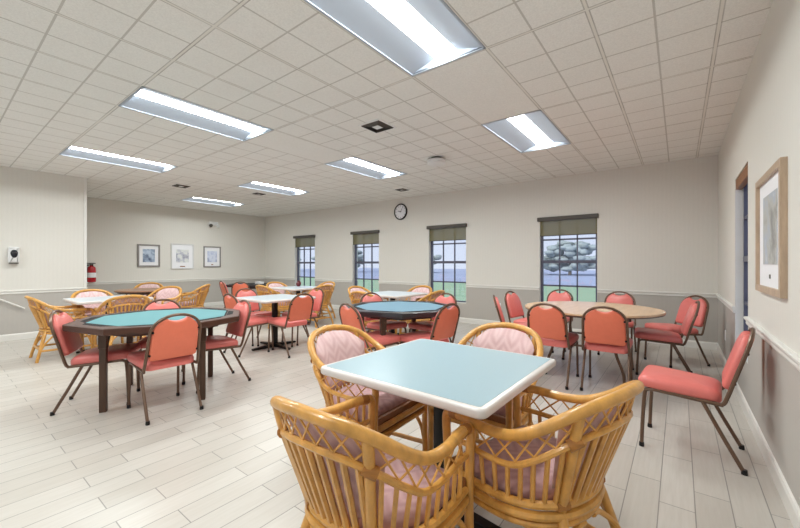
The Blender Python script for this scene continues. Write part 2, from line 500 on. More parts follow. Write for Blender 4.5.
for i, (a, b, c, d) in enumerate(FILL_DOORS):           # unseen glazed doors behind the viewer, added to let in fill daylight
    r = thing('door_%d' % (i+1)); r['kind'] = 'structure'; r.location = (a, YFRONT, 0); w = b-a
    m = MB()
    for x0, x1 in ((0, .05), (w/2-.04, w/2+.04), (w-.05, w)): m.box(x0, x1, -.12, -.07, 0.001, d)
    m.box(.05, w-.05, -.12, -.07, d-.05, d).box(.05, w-.05, -.12, -.07, 0.001, .06)
    m.build('door_frame', 'frame_window', r, False)
    MB().box(.05, w-.05, -.097, -.093, .06, d-.05).build('pane', 'glass', r, False)
for i, (a, b) in enumerate(WIN[::-1]):
    window('window_%d' % (i+1), Matrix.Translation((a, YB, WZ0)), b-a, HW, 3, .075)
window('window_5', Matrix.Translation((XR, RW[1], RW[2])) @ Matrix.Rotation(-PI/2, 4, 'Z'), RW[1]-RW[0], RW[3]-RW[2], 3, .06)

def shade(M4, w, zt, drop, label, fab=True):
    root = thing('roller_shade', label=label, cat='window shade', group='roller shades'); root.matrix_world = M4
    MB().box(-.03, w+.02, -.052, -.001, zt-.055, zt+.015).build('cassette', 'vent_grey', root, False, bevel=.006)
    if fab:
        MB().box(.008, w-.008, .012, .014, zt-drop, zt-.004).build('fabric', 'shade', root, False)
        MB().box(.008, w-.008, .008, .018, zt-drop-.014, zt-drop).build('hem_bar', 'vent_grey', root, False)
    return root
wn = ['window nearest the picture wall', 'second window, just left of the clock',
      'third window, just right of the clock', 'window behind the round table']
for i, (a, b) in enumerate(WIN[::-1]):
    shade(Matrix.Translation((a, YB, 0)), b-a, WZ1, .31, 'olive roller shade half lowered in the '+wn[i])
sr = thing('roller_shade', label='brown raised shade head in the window of the right wall', cat='window shade', group='roller shades')
sr.matrix_world = Matrix.Translation((XR, RW[1], 0)) @ Matrix.Rotation(-PI/2, 4, 'Z')
MB().box(.004, RW[1]-RW[0]-.004, .006, .055, RW[3]-.10, RW[3]-.002).build('cassette', 'apron', sr, False, bevel=.006)

# ------------------------------------------------------------------ ceiling fixtures
def ceiling_light(x0, x1, y0, y1, label):
    cx, cy = (x0+x1)/2, (y0+y1)/2; W, L = x1-x0, y1-y0
    root = thing('ceiling_light', (cx, cy, H), 0, label, 'ceiling light', 'recessed ceiling lights')
    d = .06; lw = .092; hw = W/2-.002; hl = L/2-.002
    m = MB()
    for s in (-1, 1):                      # curved side reflectors
        prof = []
        for k in range(7):
            t = k/6; prof.append((s*(hw-.015-(hw-.015-lw)*t), .004+d*t**.9))
        vs = [(x, y, z) for y in (-hl+.02, hl-.02) for x, z in prof]
        m.add(vs, [(k, k+1, 8+k, 7+k) for k in range(6)])
    for s in (-1, 1):
        m.add([(-hw+.015, s*(hl-.02), .002), (hw-.015, s*(hl-.02), .002), (hw-.015, s*(hl-.02), d+.03), (-hw+.015, s*(hl-.02), d+.03)], [(0, 1, 2, 3)])
    m.build('reflector', 'reflector', root, True, angle=60)
    f = MB()
    f.box(-hw, -hw+.016, -hl, hl, -.003, .012).box(hw-.016, hw, -hl, hl, -.003, .012)
    f.box(-hw, hw, -hl, -hl+.02, -.003, .012).box(-hw, hw, hl-.02, hl, -.003, .012)
    f.build('trim_frame', 'reflector', root, False)
    h = MB().box(-hw, hw, -hl, hl, d+.05, d+.06)
    h.box(-hw, -hw+.004, -hl, hl, .012, d+.05).box(hw-.004, hw, -hl, hl, .012, d+.05)
    h.build('housing', 'white', root, False)
    n = 2; pr = [(lw*(1-k), d+.0035) for k in range(n+1)]
    vs = [(x, y, z) for y in (-hl+.021, hl-.021) for x, z in pr]
    MB().add(vs, [(k, k+1, n+2+k, n+1+k) for k in range(n)]).build('lens', 'lamp', root, True, angle=60)
    return root
LN = {(0, 0): 'largest lit troffer light at the top of the view',
      (1, 0): 'lit troffer light above the left octagonal table, second nearest in the front row',
      (2, 0): 'lit troffer light closest to the left wall',
      (0, 1): 'lit troffer light between the front table and the round table, near the window wall',
      (1, 1): 'lit troffer light beyond the square grille vent, left of the round ceiling fitting',
      (2, 1): 'lit troffer light in the back row between the two small dark vents',
      (3, 1): 'lit troffer light farthest away, close to the picture wall',
      (0, -1): 'lit troffer light overhead behind the viewer near the right wall',
      (1, -1): 'lit troffer light behind the viewer, second from the right wall',
      (2, -1): 'lit troffer light behind the viewer, third from the right wall'}
for c, r, x0, x1, y0, y1 in LIGHTS:
    ceiling_light(x0, x1, y0, y1, LN[(c, r)])

def square_vent(x, y, s, rz, label, simple_slats=False):
    root = thing('ceiling_vent', (x, y, H), rz, label, 'vent', 'ceiling vents')
    h = s/2; m = MB()
    m.box(-h, h, -h, -h+.02, -.008, .0).box(-h, h, h-.02, h, -.008, 0).box(-h, -h+.02, -h+.02, h-.02, -.008, 0).box(h-.02, h, -h+.02, h-.02, -.008, 0)
    m.build('frame', 'white', root, False)
    MB().box(-h+.02, h-.02, -h+.02, h-.02, -.003, -.001).build('backing', 'chip_tray', root, False)
    m = MB(); n = 4
    for k in range(n):
        a = h-.02-.022*(k+.5)
        R = .016
        for ang in range(4):
            M4 = Matrix.Rotation(ang*PI/2, 4, 'Z') @ Matrix.Translation((0, a, -.011)) @ Matrix.Rotation(math.radians(38), 4, 'X')
            m.box(-a, a, -R/2, R/2, -.001, .001, M4)
    m.build('louver', 'vent_grey', root, False)
    MB().box(-.045, .045, -.045, .045, -.014, -.004).build('center_plate', 'white', root, False)
    return root
square_vent(-2.68, 3.08, .31, 0, 'dark square louvred vent beside the large troffer light')
square_vent(-7.78, 3.07, .30, 0, 'dim vent near the light closest to the left wall')
square_vent(-7.3, 4.45, .26, 0, 'small dark vent above the far light, near the picture wall')
square_vent(-4.55, 6.0, .26, 0, 'faint vent close to the window wall above the clock')
# round ceiling fitting
rf = thing('smoke_detector', (-2.80, 4.52, H), 0, 'white round fitting hanging just below the ceiling tiles', 'smoke detector')
MB().lathe([(.075, -.035), (.075, 0)], 24).build('mount', 'vent_grey', rf)
MB().lathe([(.05, -.105), (.10, -.10), (.135, -.085), (.14, -.05), (.13, -.035)], 28).build('cover', 'white', rf)
def sprinkler(x, y, label):
    r = thing('sprinkler_head', (x, y, H), 0, label, 'sprinkler', 'ceiling sprinklers')
    MB().lathe([(.03, -.006), (.036, -.003), (.036, 0)], 16).build('escutcheon', 'white', r)
    MB().lathe([(.018, -.05), (.02, -.046), (.006, -.044), (.008, -.02), (.014, -.006)], 12).build('head', 'white', r)
sprinkler(-3.62, 5.75, 'tiny white sprinkler between the round ceiling fitting and the window wall')
sprinkler(-8.05, 4.75, 'tiny white sprinkler below the far troffer light')

# ------------------------------------------------------------------ wall things
def wall_picture(M4, w, h, fw, fmat, amat, mat_w, label, plaque=None):
    """local: x along the wall, -y into the room, z up, centre at 0"""
    root = thing('framed_picture', label=label, cat='picture', group='framed pictures'); root.matrix_world = M4
    a, b = w/2, h/2; t = .028
    m = MB().box(-a, a, -t, 0, -b, -b+fw).box(-a, a, -t, 0, b-fw, b).box(-a, -a+fw, -t, 0, -b+fw, b-fw).box(a-fw, a, -t, 0, -b+fw, b-fw)
    m.build('frame', fmat, root, False)
    MB().box(-a+fw, a-fw, -.010, -.004, -b+fw, b-fw).build('mat_board', 'paper', root, False)
    x0, x1, z0, z1 = mat_w
    MB().box(x0*w, x1*w, -.0125, -.0105, z0*h, z1*h).build('print', amat, root, False)
    if plaque: MB().box(-plaque[0]/2, plaque[0]/2, -.013, -.0105, plaque[1]*h-.012, plaque[1]*h+.012).build('caption_plate', 'apron' if fmat != 'frame_wood' else 'vent_grey', root, False)
    return root
RF = lambda y, z: Matrix.Translation((XF, y, z)) @ Matrix.Rotation(PI/2, 4, 'Z')        # far wall (faces +x)
wall_picture(RF(3.50, 1.435), .50, .575, .035, 'frame_grey', 'art_blue', (-.27, .27, -.29, .29), 'grey framed blue print, left of the three on the far wall')
wall_picture(RF(4.30, 1.43), .57, .69, .022, 'frame_white', 'art_sketch', (-.28, .28, -.24, .27), 'white framed print with small brown plate, middle of the far wall trio', (.13, -.40))
wall_picture(RF(5.10, 1.43), .49, .60, .028, 'frame_grey', 'art_lilac', (-.28, .28, -.26, .28), 'thin grey framed pale lilac print, right of the far wall trio', (.06, -.38))
RR = lambda y, z: Matrix.Translation((XR, y, z)) @ Matrix.Rotation(-PI/2, 4, 'Z')
wall_picture(RR(3.035, 1.405), .76, .72, .038, 'frame_wood', 'art_grey', (-.27, .27, -.26, .32), 'large pale wood framed landscape print on the right wall', (.03, -.36))

ck = thing('wall_clock', (-5.20, YB, 2.45), 0, 'round black rimmed clock high on the window wall', 'clock')
RX = Matrix.Rotation(PI/2, 4, 'X')
MB().lathe([(.165, 0), (.19, 0), (.192, .02), (.182, .034), (.166, .034), (.163, .0)], 40, RX, False).build('frame', 'black', ck)
MB().lathe([(.166, .008), (.166, .012)], 40, RX).build('face', 'paper', ck)
m = MB()
for k in range(12):
    A = Matrix.Rotation(k*PI/6, 4, 'Y')
    m.box(-.005, .005, -.0145, -.0125, .125, .150, A)
m.build('hour_marks', 'vent_grey', ck, False)
MB().box(-.006, .006, -.017, -.0145, -.02, .08, Matrix.Rotation(math.radians(-75), 4, 'Y')).build('hour_hand', 'black', ck, False)
MB().box(-.004, .004, -.019, -.017, -.02, .125, Matrix.Rotation(math.radians(32), 4, 'Y')).build('minute_hand', 'black', ck, False)

# hand sanitiser dispenser on the left wall
ds = thing('soap_dispenser', (XL, .857, 1.365), PI/2, 'white wall dispenser with dark oval window on the left wall', 'dispenser')
MB().slab(rrect(.125, .25, .02), [(0, 0), (0, .08), (.008, .10), (.03, .108)], lambda x, y, d: (x, -d, y)).build('body', 'white', ds, angle=50)
ov = [(.042*math.cos(2*PI*k/24), .03+(.062 if math.sin(2*PI*k/24) < 0 else .05)*math.sin(2*PI*k/24)*(1.25 if math.sin(2*PI*k/24) < 0 else 1)) for k in range(24)]
MB().slab(ov, [(0, .104), (0, .1085), (.004, .1115)], lambda x, y, d: (x, -d, y)).build('viewing_window', 'darkplastic', ds)
MB().box(-.05, .05, -.085, -.01, -.14, -.122).build('drip_guard', 'vent_grey', ds, False)

# thin white sloping rail on the left wall
hr = thing('handrail', (XL, 0, 0), 0, 'thin white sloping rail on the left wall below the chair rail', 'rail')
MB().tube([(.05, .62, .725), (.05, .98, .50)], .012, 10).build('bar', 'trim', hr)
for y, z in ((.66, .70), (.94, .525)):
    MB().tube([(0, y, z), (.05, y, z)], .008, 8).build('bracket', 'trim', hr)

# emergency light on the far wall
em = thing('emergency_light', (XF, 5.13, 2.40), PI/2, 'white emergency light unit high on the far wall above the pictures', 'emergency light')
MB().slab(rrect(.26, .11, .03), [(0, 0), (0, .05), (.02, .065)], lambda x, y, d: (x, -d, y)).build('housing', 'white', em)
for sx in (-1, 1):
    MB().lathe([(.02, 0), (.045, .02), (.05, .05), (.04, .055)], 16, Matrix.Translation((sx*.10, -.05, -.05)) @ Matrix.Rotation(math.radians(115), 4, 'X')).build('lamp_head', 'vent_grey' if sx < 0 else 'white', em)

# fire extinguisher beside the corner
fe = thing('fire_extinguisher', (XF, 2.30, .80), PI/2, 'red fire extinguisher hung on the far wall beside the wall corner', 'fire extinguisher')
MB().lathe([(.05, 0), (.075, .008), (.08, .03), (.08, .30), (.07, .345), (.035, .37), (.028, .38)], 24, Matrix.Translation((.03, -.10, 0))).build('cylinder', 'red', fe)
MB().lathe([(.0815, .11), (.0825, .115), (.0825, .215), (.0815, .22)], 24, Matrix.Translation((.03, -.10, 0))).build('paper_label', 'paper', fe)
MB().box(.0, .06, -.12, -.08, .38, .42).build('valve', 'black', fe, False, bevel=.006)
MB().box(-.06, .10, -.112, -.088, .425, .445).box(-.05, .02, -.112, -.088, .40, .412).build('handle', 'black', fe, False)
MB().tube(spline([(.0, -.10, .40), (-.06, -.11, .38), (-.085, -.11, .30), (-.08, -.11, .16), (-.07, -.11, .12)], 6), .014, 8).build('hose', 'black', fe)
MB().box(-.03, .09, -.022, 0, .05, .35).build('bracket', 'black', fe, False)

def outlet(M4, label):
    r = thing('wall_outlet', label=label, cat='outlet', group='wall outlets'); r.matrix_world = M4
    MB().slab(rrect(.075, .12, .008, 3), [(0, 0), (0, .004), (.004, .007)], lambda x, y, d: (x, -d, y)).build('cover_plate', 'white', r)
    for z in (-.026, .026):
        MB().slab(rrect(.034, .03, .01, 3), [(0, .0065), (0, .0085)], lambda x, y, d: (x, -d, y+z)).build('socket', 'trim', r)
outlet(Matrix.Translation((-2.79, YB, .40)), 'white outlet plate low on the window wall left of the round table')
outlet(Matrix.Translation((XR, 5.75, .38)) @ Matrix.Rotation(-PI/2, 4, 'Z'), 'white outlet plate low on the right wall near the corner')

# ------------------------------------------------------------------ banquet chair (faces +y)
SIDE = 1
def make_banquet(name='banquet_chair'):
    root = thing(name)
    def by(z): return -.205-(z-.39)*.30             # back plane
    r = .0115
    # arch + side rails in one bent tube
    half = [(.186, .150, .392), (.19, -.16, .378), (.194, -.195, .382), (.193, by(.42), .42), (.186, by(.55), .55), (.182, by(.66), .66)]
    arch = []
    for k in range(1, 12):
        a = PI*k/12; arch.append((.182*math.cos(a), by(.66+.160*math.sin(a)**.85), .66+.160*math.sin(a)**.85))
    pts = half+arch+[(-x, y, z) for x, y, z in reversed(half)]
    MB().tube(spline(pts, 4), r, 8).build('back_frame', 'bronze', root)
    for s in (-1, 1):
        MB().tube(spline([(s*.186, .150, .392), (s*.186, .178, .386), (s*.186, .194, .362), (s*.187, .205, .20), (s*.188, .212, .012)], 4), r, 8).build('leg', 'bronze', root)
        MB().tube([(s*.188, -.10, .382), (s*.191, -.20, .18), (s*.193, -.288, .012)], r, 8).build('leg', 'bronze', root)
    for s in (-1, 1):
        for y, nm in ((.212, 'front'), (-.290, 'rear')):
            MB().lathe([(.015, 0), (.016, .006), (.014, .028)], 10, Matrix.Translation((s*(.188 if nm == 'front' else .1935), y, 0))).build('foot_cap', 'black', root)
    MB().tube([(-.186, .09, .388), (.186, .09, .388)], .009, 8).tube([(-.189, -.12, .380), (.189, -.12, .380)], .009, 8).build('seat_support', 'bronze', root)
    # seat pad
    o = []
    for x, y in rrect(.41, .43, .055, 5, 0, .022):
        o.append((x*(1-.10*max(0, -(y-.02))/.2), y))
    prof = [(.03, .396), (.006, .399), (0, .412), (0, .438), (.006, .452), (.020, .463), (-.72, .470), (-.4, .473)]
    MB().slab(o, prof, lambda x, y, d: (x, y, d-.03*max(0, -y)/.2+.006)).build('seat', 'vinyl', root, angle=60)
    # back pad with hand-hold dip
    o = []
    W = .168
    o += [(-W+.025, .462), (W-.025, .462), (W, .470), (W+.006, .495), (W+.003, .60), (W, .66)]
    for k in range(1, 7):
        a = math.radians(10*k+4); o.append((W*math.cos(a), .66+.148*math.sin(a)**.85))
    top = .66+.148*math.sin(math.radians(64))**.85
    for x in (.060, .04, .02, 0, -.02, -.04, -.060):
        o.append((x, top-.004-.024*(1-(x/.074)**2)))
    for k in range(6, 0, -1):
        a = math.radians(10*k+4); o.append((-W*math.cos(a), .66+.148*math.sin(a)**.85))
    o += [(-W, .66), (-W-.003, .60), (-W-.006, .495), (-W, .470)]
    nrm = Vector((0, 1, .275)).normalized()
    def fn(x, z, d):
        p = Vector((x, by(z), z))+nrm*d; p.y += .25*x*x; return p
    MB().slab(o, [(0, -.002), (0, .016), (.006, .028), (.018, .036)], fn).build('backrest', 'vinyl', root, angle=60)
    MB().slab(o, [(.012, -.018), (.003, -.014), (0, -.008), (0, -.002)], fn).build('back_panel', 'vinyl_rear', root, angle=60)
    for s in (-1, 1):
        for z in (.515, .70):
            xx = .170 if z < .6 else .164
            MB().lathe([(.006, 0), (.010, .006), (.010, .020), (.006, .022)], 8, Matrix.Translation(fn(s*xx, z, -.022)) @ Matrix.Rotation(-PI/2, 4, 'X')).build('bolt', 'black', root)
    return root

# ------------------------------------------------------------------ rattan armchair (faces +y)
def make_rattan(name='rattan_armchair'):
    root = thing(name)
    half_rim = [(.268, .262, .612), (.274, .17, .622), (.288, .03, .622), (.291, -.08, .640), (.278, -.175, .688), (.236, -.258, .748), (.165, -.312, .785), (.08, -.338, .800)]
    rim = half_rim+[(0, -.345, .805)]+[(-x, y, z) for x, y, z in reversed(half_rim)]
    half_low = [(.264, .245, .528), (.268, .16, .532), (.279, .03, .534), (.281, -.08, .550), (.266, -.165, .600), (.226, -.240, .658), (.158, -.288, .694), (.078, -.312, .708)]
    low = half_low+[(0, -.318, .712)]+[(-x, y, z) for x, y, z in reversed(half_low)]
    half_ring = [(.248, .240, .388), (.250, .15, .388), (.250, .03, .390), (.238, -.06, .396), (.208, -.130, .404), (.160, -.178, .409), (.108, -.204, .411), (.054, -.216, .412)]
    ring = half_ring+[(0, -.220, .412)]+[(-x, y, z) for x, y, z in reversed(half_ring)]
    n = 8
    sq = lambda L: [(x*(.91 if y > -.1 else .93), y*.9 if y > 0 else y, z) for x, y, z in L]
    rim, low = sq(rim), [(x, y, z-.014) for x, y, z in sq(low)]
    ring = [(x*.96, y*.9 if y > 0 else y, z) for x, y, z in ring]
    RIM, LOW, RING = spline(rim, n), spline(low, n), spline(ring, n)
    def at(C, t):                                        # t in 0..16
        f = t*n; i = min(int(f), len(C)-2); return C[i].lerp(C[i+1], f-i)
    MB().tube(RIM, .0195, 10).build('top_rail', 'rattan', root)
    MB().tube(LOW, .0115, 8).build('lower_rail', 'rattan', root)
    R2 = [Vector((p.x*1.01, p.y*1.01, p.z-.036)) for p in RING]
    R3 = [Vector((p.x*.985, p.y*.985, p.z-.068)) for p in RING]
    MB().tube(RING, .015, 8).tube(R2, .0165, 8).tube(R3, .013, 8).build('seat_ring', 'rattan', root)
    # lattice of thin canes between the two rails
    m = MB(); step = .78; t = .30
    while t+1.3*step < 15.8:
        for a, b in ((at(RIM, t), at(LOW, t+1.3*step)), (at(RIM, t+1.3*step), at(LOW, t))):
            m.tube([a, b], .0038, 5)
        t += step
    m.build('lattice', 'rattan', root)
    # upright slats
    posts = [5.35, 10.65]
    m = MB(); ts = [.62+.54*k for k in range(9)]
    ts += [16-t for t in ts]
    for t in ts:
        a, b = at(LOW, t), at(RING, t)
        m.tube([a, b], .0085, 6)
    for k in range(9):
        t = 5.75+4.5*k/8
        m.tube([at(LOW, t), at(RING, 5.55+4.9*k/8)], .0105, 6)
    m.build('slats', 'rattan', root)
    # rear legs: post from the rim through the seat ring to the floor
    for s in (-1, 1):
        t = posts[0] if s > 0 else posts[1]
        p0, p1, p2 = at(RIM, t), at(LOW, t), at(RING, t)
        p1 = p1.lerp(p0.lerp(p2, .3), .5)
        pts = [p0, p1, p2, p2+Vector((s*.006, -.008, -.06)), Vector((s*.205, -.262, .10)), Vector((s*.216, -.286, 0))]
        MB().tube(spline(pts, 5), .0175, 10).build('leg', 'rattan', root)
        f0 = at(RIM, 0 if s > 0 else 16)
        pts = [f0+Vector((0, -.012, .004)), f0+Vector((0, .010, -.008)), f0+Vector((0, .016, -.04)), Vector((s*.243, .247, .50)), Vector((s*.242, .241, .33)), Vector((s*.243, .243, .10)), Vector((s*.245, .247, 0))]
        MB().tube(spline(pts, 5), .0175, 10).build('leg', 'rattan', root)
    # bindings
    for s in (-1, 1):
        t = posts[0] if s > 0 else posts[1]
        for C in (LOW, RING):
            p = at(C, t); q = at(C, t+.12); d = (q-p).normalized()*.022
            MB().tube([p-d, p+d], .0195, 10).build('binding', 'rattan_dark', root)
        f0 = at(RIM, .25 if s > 0 else 15.75); f1 = at(RIM, .7 if s > 0 else 15.3)
        MB().tube([f0, f1], .0215, 10).build('binding', 'rattan_dark', root)
    # stretchers near the floor
    m = MB()
    for s in (-1, 1): m.tube([(s*.243, .243, .135), (s*.204, -.258, .135)], .0135, 8)
    m.tube([(-.225, 0, .135), (.225, 0, .135)], .0135, 8)
    m.tube([(-.203, -.256, .155), (.203, -.256, .155)], .0135, 8)
    m.build('stretcher', 'rattan', root)
    # bent braces under the seat
    for s in (-1, 1):
        MB().tube(spline([(s*.242, .236, .15), (s*.241, .21, .24), (s*.236, .15, .31), (s*.234, .05, .322)], 5), .011, 8).build('brace', 'rattan', root)
        MB().tube(spline([(s*.206, -.25, .14), (s*.205, -.20, .23), (s*.204, -.12, .315), (s*.222, -.04, .328)], 5), .011, 8).build('brace', 'rattan', root)
        MB().tube(spline([(s*.20, -.255, .15), (s*.165, -.235, .24), (s*.09, -.208, .305), (s*.03, -.214, .322)], 5), .011, 8).build('brace', 'rattan', root)
    MB().tube([(-.242, .241, .378), (.242, .241, .378)], .0165, 8).tube([(-.242, .241, .335), (.242, .241, .335)], .0135, 8).build('front_rail', 'rattan', root)
    MB().box(-.238, .238, .200, .234, .325, .425).build('apron', 'apron', root, False, bevel=.006)
    # seat cushion
    o = [(p.x*.93, p.y*.93+.004) for p in RING[::2]]
    o = o[::-1] if sum(o[i-1][0]*o[i][1]-o[i][0]*o[i-1][1] for i in range(len(o))) < 0 else o
    MB().slab(o, [(.012, .388), (0, .396), (0, .43), (.008, .448), (-.86, .461), (-.6, .468)], lambda x, y, d: (x, y, d)).build('seat_cushion', 'cushion_seat', root, angle=60)
    # back cushion, curved slab inside the rail
    vs, fs = [], []
    nt, nz = 22, 8
    def cp(t, w, inset):
        a, b = at(RING, t), at(RIM, t)
        lo = a.lerp(b, (.462-a.z)/(b.z-a.z)); hi = a.lerp(b, .955)
        p = lo.lerp(hi, w); c = Vector((0, -.02, p.z)); d = (c-p); d.z = 0; d.normalize()
        return p+d*inset
    t0, t1 = 4.75, 11.25
    for lay in (0, 1):
        for i in range(nt+1):
            for j in range(nz+1):
                u = i/nt; w = j/nz
                e = min(1, min(u, 1-u)*7, min(w, 1-w)*4.5) ** .5 if 0 < min(u, 1-u, w, 1-w) else 0
                cut = .10*max(0, abs(2*u-1)-.55)/.45
                vs.append(cp(t0+(t1-t0)*u, w*(1-cut), .020 if lay == 0 else .022+.040*e))
    k = (nt+1)*(nz+1)
    for i in range(nt):
        for j in range(nz):
            a = i*(nz+1)+j; q = (a, a+1, a+nz+2, a+nz+1)
            fs.append(q); fs.append(tuple(x+k for x in reversed(q)))
    for i in range(nt):
        for j in (0, nz):
            a = i*(nz+1)+j; b = a+nz+1; fs.append((a, b, b+k, a+k))
    for i in (0, nt):
        for j in range(nz):
            a = i*(nz+1)+j; b = a+1; fs.append((a, b, b+k, a+k))
    MB().add(vs, fs).build('back_cushion', 'cushion', root, angle=80)
    return root

BQ, RT = make_banquet(), make_rattan()
used = set()
def put(proto, x, y, deg, label, cat, group, z=0):
    o = proto if proto.name not in used else copy_tree(proto)
    used.add(proto.name)
    o.location = (x, y, z); o.rotation_euler = (0, 0, math.radians(deg-90))
    return tag(o, label, cat, group)
def banquet(x, y, deg, label, group): return put(BQ, x, y, deg, label, 'chair', group)
def rattan(x, y, deg, label, group): return put(RT, x, y, deg, label, 'armchair', group)

# ------------------------------------------------------------------ tables
def square_table(x, y, label, s=.86, top='laminate_blue', zt=.73, rz=0):
    root = thing('pedestal_table', (x, y, 0), rz, label, 'table', 'square pedestal tables')
    MB().slab(rrect(s, s, .035, 5), [(.006, zt-.034), (0, zt-.028), (0, zt-.008), (.004, zt-.002), (.009, zt), (.012, zt+.0005)], lambda a, b, d: (a, b, d)).build('edge_band', 'laminate_edge', root, angle=60)
    MB().slab(rrect(s-.052, s-.052, .012, 4), [(0, zt-.001), (0, zt+.0015)], lambda a, b, d: (a, b, d)).build('tabletop', top, root)
    MB().slab(rrect(.066, .066, .008, 2), [(0, .03), (0, zt-.04)], lambda a, b, d: (a, b, d)).build('column', 'black', root)
    MB().box(-.20, .20, -.20, .20, zt-.045, zt-.033).build('mounting_plate', 'black', root, False)
    for k in range(4):
        A = Matrix.Rotation(k*PI/2, 4, 'Z')
        m = MB(); vs = [A @ Vector(p) for p in ((0, -.032, .004), (.36, -.022, .004), (.36, .022, .004), (0, .032, .004), (0, -.032, .055), (.36, -.022, .026), (.36, .022, .026), (0, .032, .055))]
        m.add(vs, [(0, 1, 2, 3), (4, 5, 6, 7), (0, 1, 5, 4), (1, 2, 6, 5), (2, 3, 7, 6), (3, 0, 4, 7)])
        m.build('foot', 'black', root, False, bevel=.004)
        MB().lathe([(.016, 0), (.016, .006)], 10, A @ Matrix.Translation((.34, 0, 0))).build('glide', 'black', root)
    return root

def poker_table(x, y, nd, label, rim, felt, legm, R=.70, zt=.725):
    """octagonal; nd = direction of one flat side's normal, in degrees"""
    root = thing('poker_table', (x, y, 0), math.radians(nd), label, 'table', 'octagonal card tables')
    def octo(r): return [(r*math.cos(PI/8+k*PI/4), r*math.sin(PI/8+k*PI/4)) for k in range(8)]
    I = lambda a, b, d: (a, b, d)
    c8 = math.cos(PI/8)
    MB().slab(octo(R), [(.008, zt-.055), (0, zt-.045), (0, zt-.006), (.006, zt), (.118, zt), (.118, zt-.014)], I).build('rim', rim, root, False)
    MB().slab(octo(R-.02), [(.100, zt-.02), (.100, zt-.0035)], I).build('felt_border', 'chip_tray', root, False)
    MB().slab(octo(R-.02), [(.116, zt-.01), (.116, zt-.001)], I).build('felt_top', felt, root, False)
    for k in range(8):                                   # a dark chip tray let into each side of the rim
        A = Matrix.Rotation(k*PI/4, 4, 'Z'); ap = R*c8
        vs = [A @ Vector(p) for p in ((ap-.113, -.19, 0), (ap-.113, .19, 0), (ap-.062, .12, 0), (ap-.062, -.12, 0))]
        vs = [Vector((p.x, p.y, zt+.0008)) for p in vs]+[Vector((p.x, p.y, zt-.002)) for p in vs]
        MB().add(vs, [(0, 1, 2, 3), (7, 6, 5, 4), (0, 4, 5, 1), (1, 5, 6, 2), (2, 6, 7, 3), (3, 7, 4, 0)]).build('chip_tray', 'chip_tray', root, False)
    MB().slab(octo(R-.20), [(0, zt-.10), (0, zt-.05)], I).build('apron', rim, root, False)
    for sx in (-1, 1):
        for sy in (-1, 1):
            MB().box(sx*.362-.024, sx*.362+.024, sy*.362-.024, sy*.362+.024, 0, zt-.13).box(sx*.362-.029, sx*.362+.029, sy*.362-.029, sy*.362+.029, zt-.20, zt-.055).build('leg', legm, root, False, bevel=.004)
    return root

def round_table(x, y, R, label, top, rz=0, zt=.73, group='round wooden tables'):
    root = thing('round_table', (x, y, 0), rz, label, 'table', group)
    MB().lathe([(R-.004, zt-.022), (R, zt-.018), (R, zt-.004), (R-.003, zt)], 72).build('tabletop', top, root)
    MB().lathe([(R-.02, zt-.034), (R-.0035, zt-.030), (R-.0035, zt-.021)], 72).build('underside', 'table_edge', root)
    m = MB(); q = R*.55
    for s in (-1, 1): m.box(s*q-.02, s*q+.02, -R*.62, R*.62, zt-.075, zt-.034)
    m.box(-R*.74, R*.74, -R*.60, -R*.60+.03, zt-.07, zt-.034).box(-R*.74, R*.74, R*.60-.03, R*.60, zt-.07, zt-.034)
    m.build('apron', 'table_edge', root, False)
    for s in (-1, 1):
        for t in (-1, 1):
            MB().tube(spline([(s*q, t*R*.40, zt-.05), (s*q, t*R*.42, .42), (s*q, t*R*.44, .30), (s*q, t*R*.52, .14), (s*q, t*R*.54, .012)], 5), .014, 8).build('leg', 'bronze', root)
            MB().lathe([(.017, 0), (.017, .02)], 10, Matrix.Translation((s*q, t*R*.54, 0))).build('foot_cap', 'black', root)
        MB().tube([(s*q, -R*.43, .36), (s*q, R*.43, .36)], .011, 8).build('crossbar', 'bronze', root)
        MB().tube([(s*q, 0, .36), (s*.10, 0, zt-.05)], .009, 8).build('brace', 'bronze', root)
    return root

G1 = 'rattan armchairs at the front table'
square_table(-.935, 1.565, 'large square blue topped table with white edge, nearest the viewer', .86, rz=math.radians(-1))
rattan(-.86, .99, 91, 'rattan armchair with slatted back turned to the viewer, left front of the nearest table', G1)
rattan(-.46, 1.485, 165, 'rattan armchair at right front of the nearest table, its back leaning to the right', G1)
rattan(-1.46, 1.60, 2, 'rattan armchair with pink back cushion showing, left behind the nearest table', G1)
rattan(-.92, 2.06, 268, 'rattan armchair showing only its pink back beyond the nearest table', G1)

G2 = 'coral chairs at the left card table'
poker_table(-3.905, 1.39, -30, 'octagonal brown card table with teal felt, at left', 'poker_wood', 'felt_teal', 'leg_brown', R=.715)
banquet(-3.48, 1.23, 178, 'coral banquet chair with its orange back to the viewer at the teal card table', G2)
banquet(-4.045, .97, 62.6, 'coral banquet chair at the left end of the teal card table, seen side on', G2)
banquet(-3.78, 1.79, 266, 'coral banquet chair at the right end of the teal card table', G2)
banquet(-4.27, 1.50, -20, 'coral chair beyond the teal card table, only its back top showing', G2)

G3 = 'coral chairs at the middle card table'
poker_table(-2.62, 3.42, -28, 'octagonal black rimmed card table with blue felt, in the middle of the room', 'poker_black', 'felt_blue', 'leg_brown', R=.67)
banquet(-2.57, 2.89, 78, 'coral chair with its back to the viewer at left of the blue felt card table', G3)
banquet(-2.13, 3.23, 172, 'coral chair with its back to the viewer at right of the blue felt card table', G3)
banquet(-3.05, 3.66, -12, 'coral chair facing the viewer at far left of the blue felt card table', G3)
banquet(-2.53, 3.95, 262, 'coral chair facing the viewer at far right of the blue felt card table', G3)

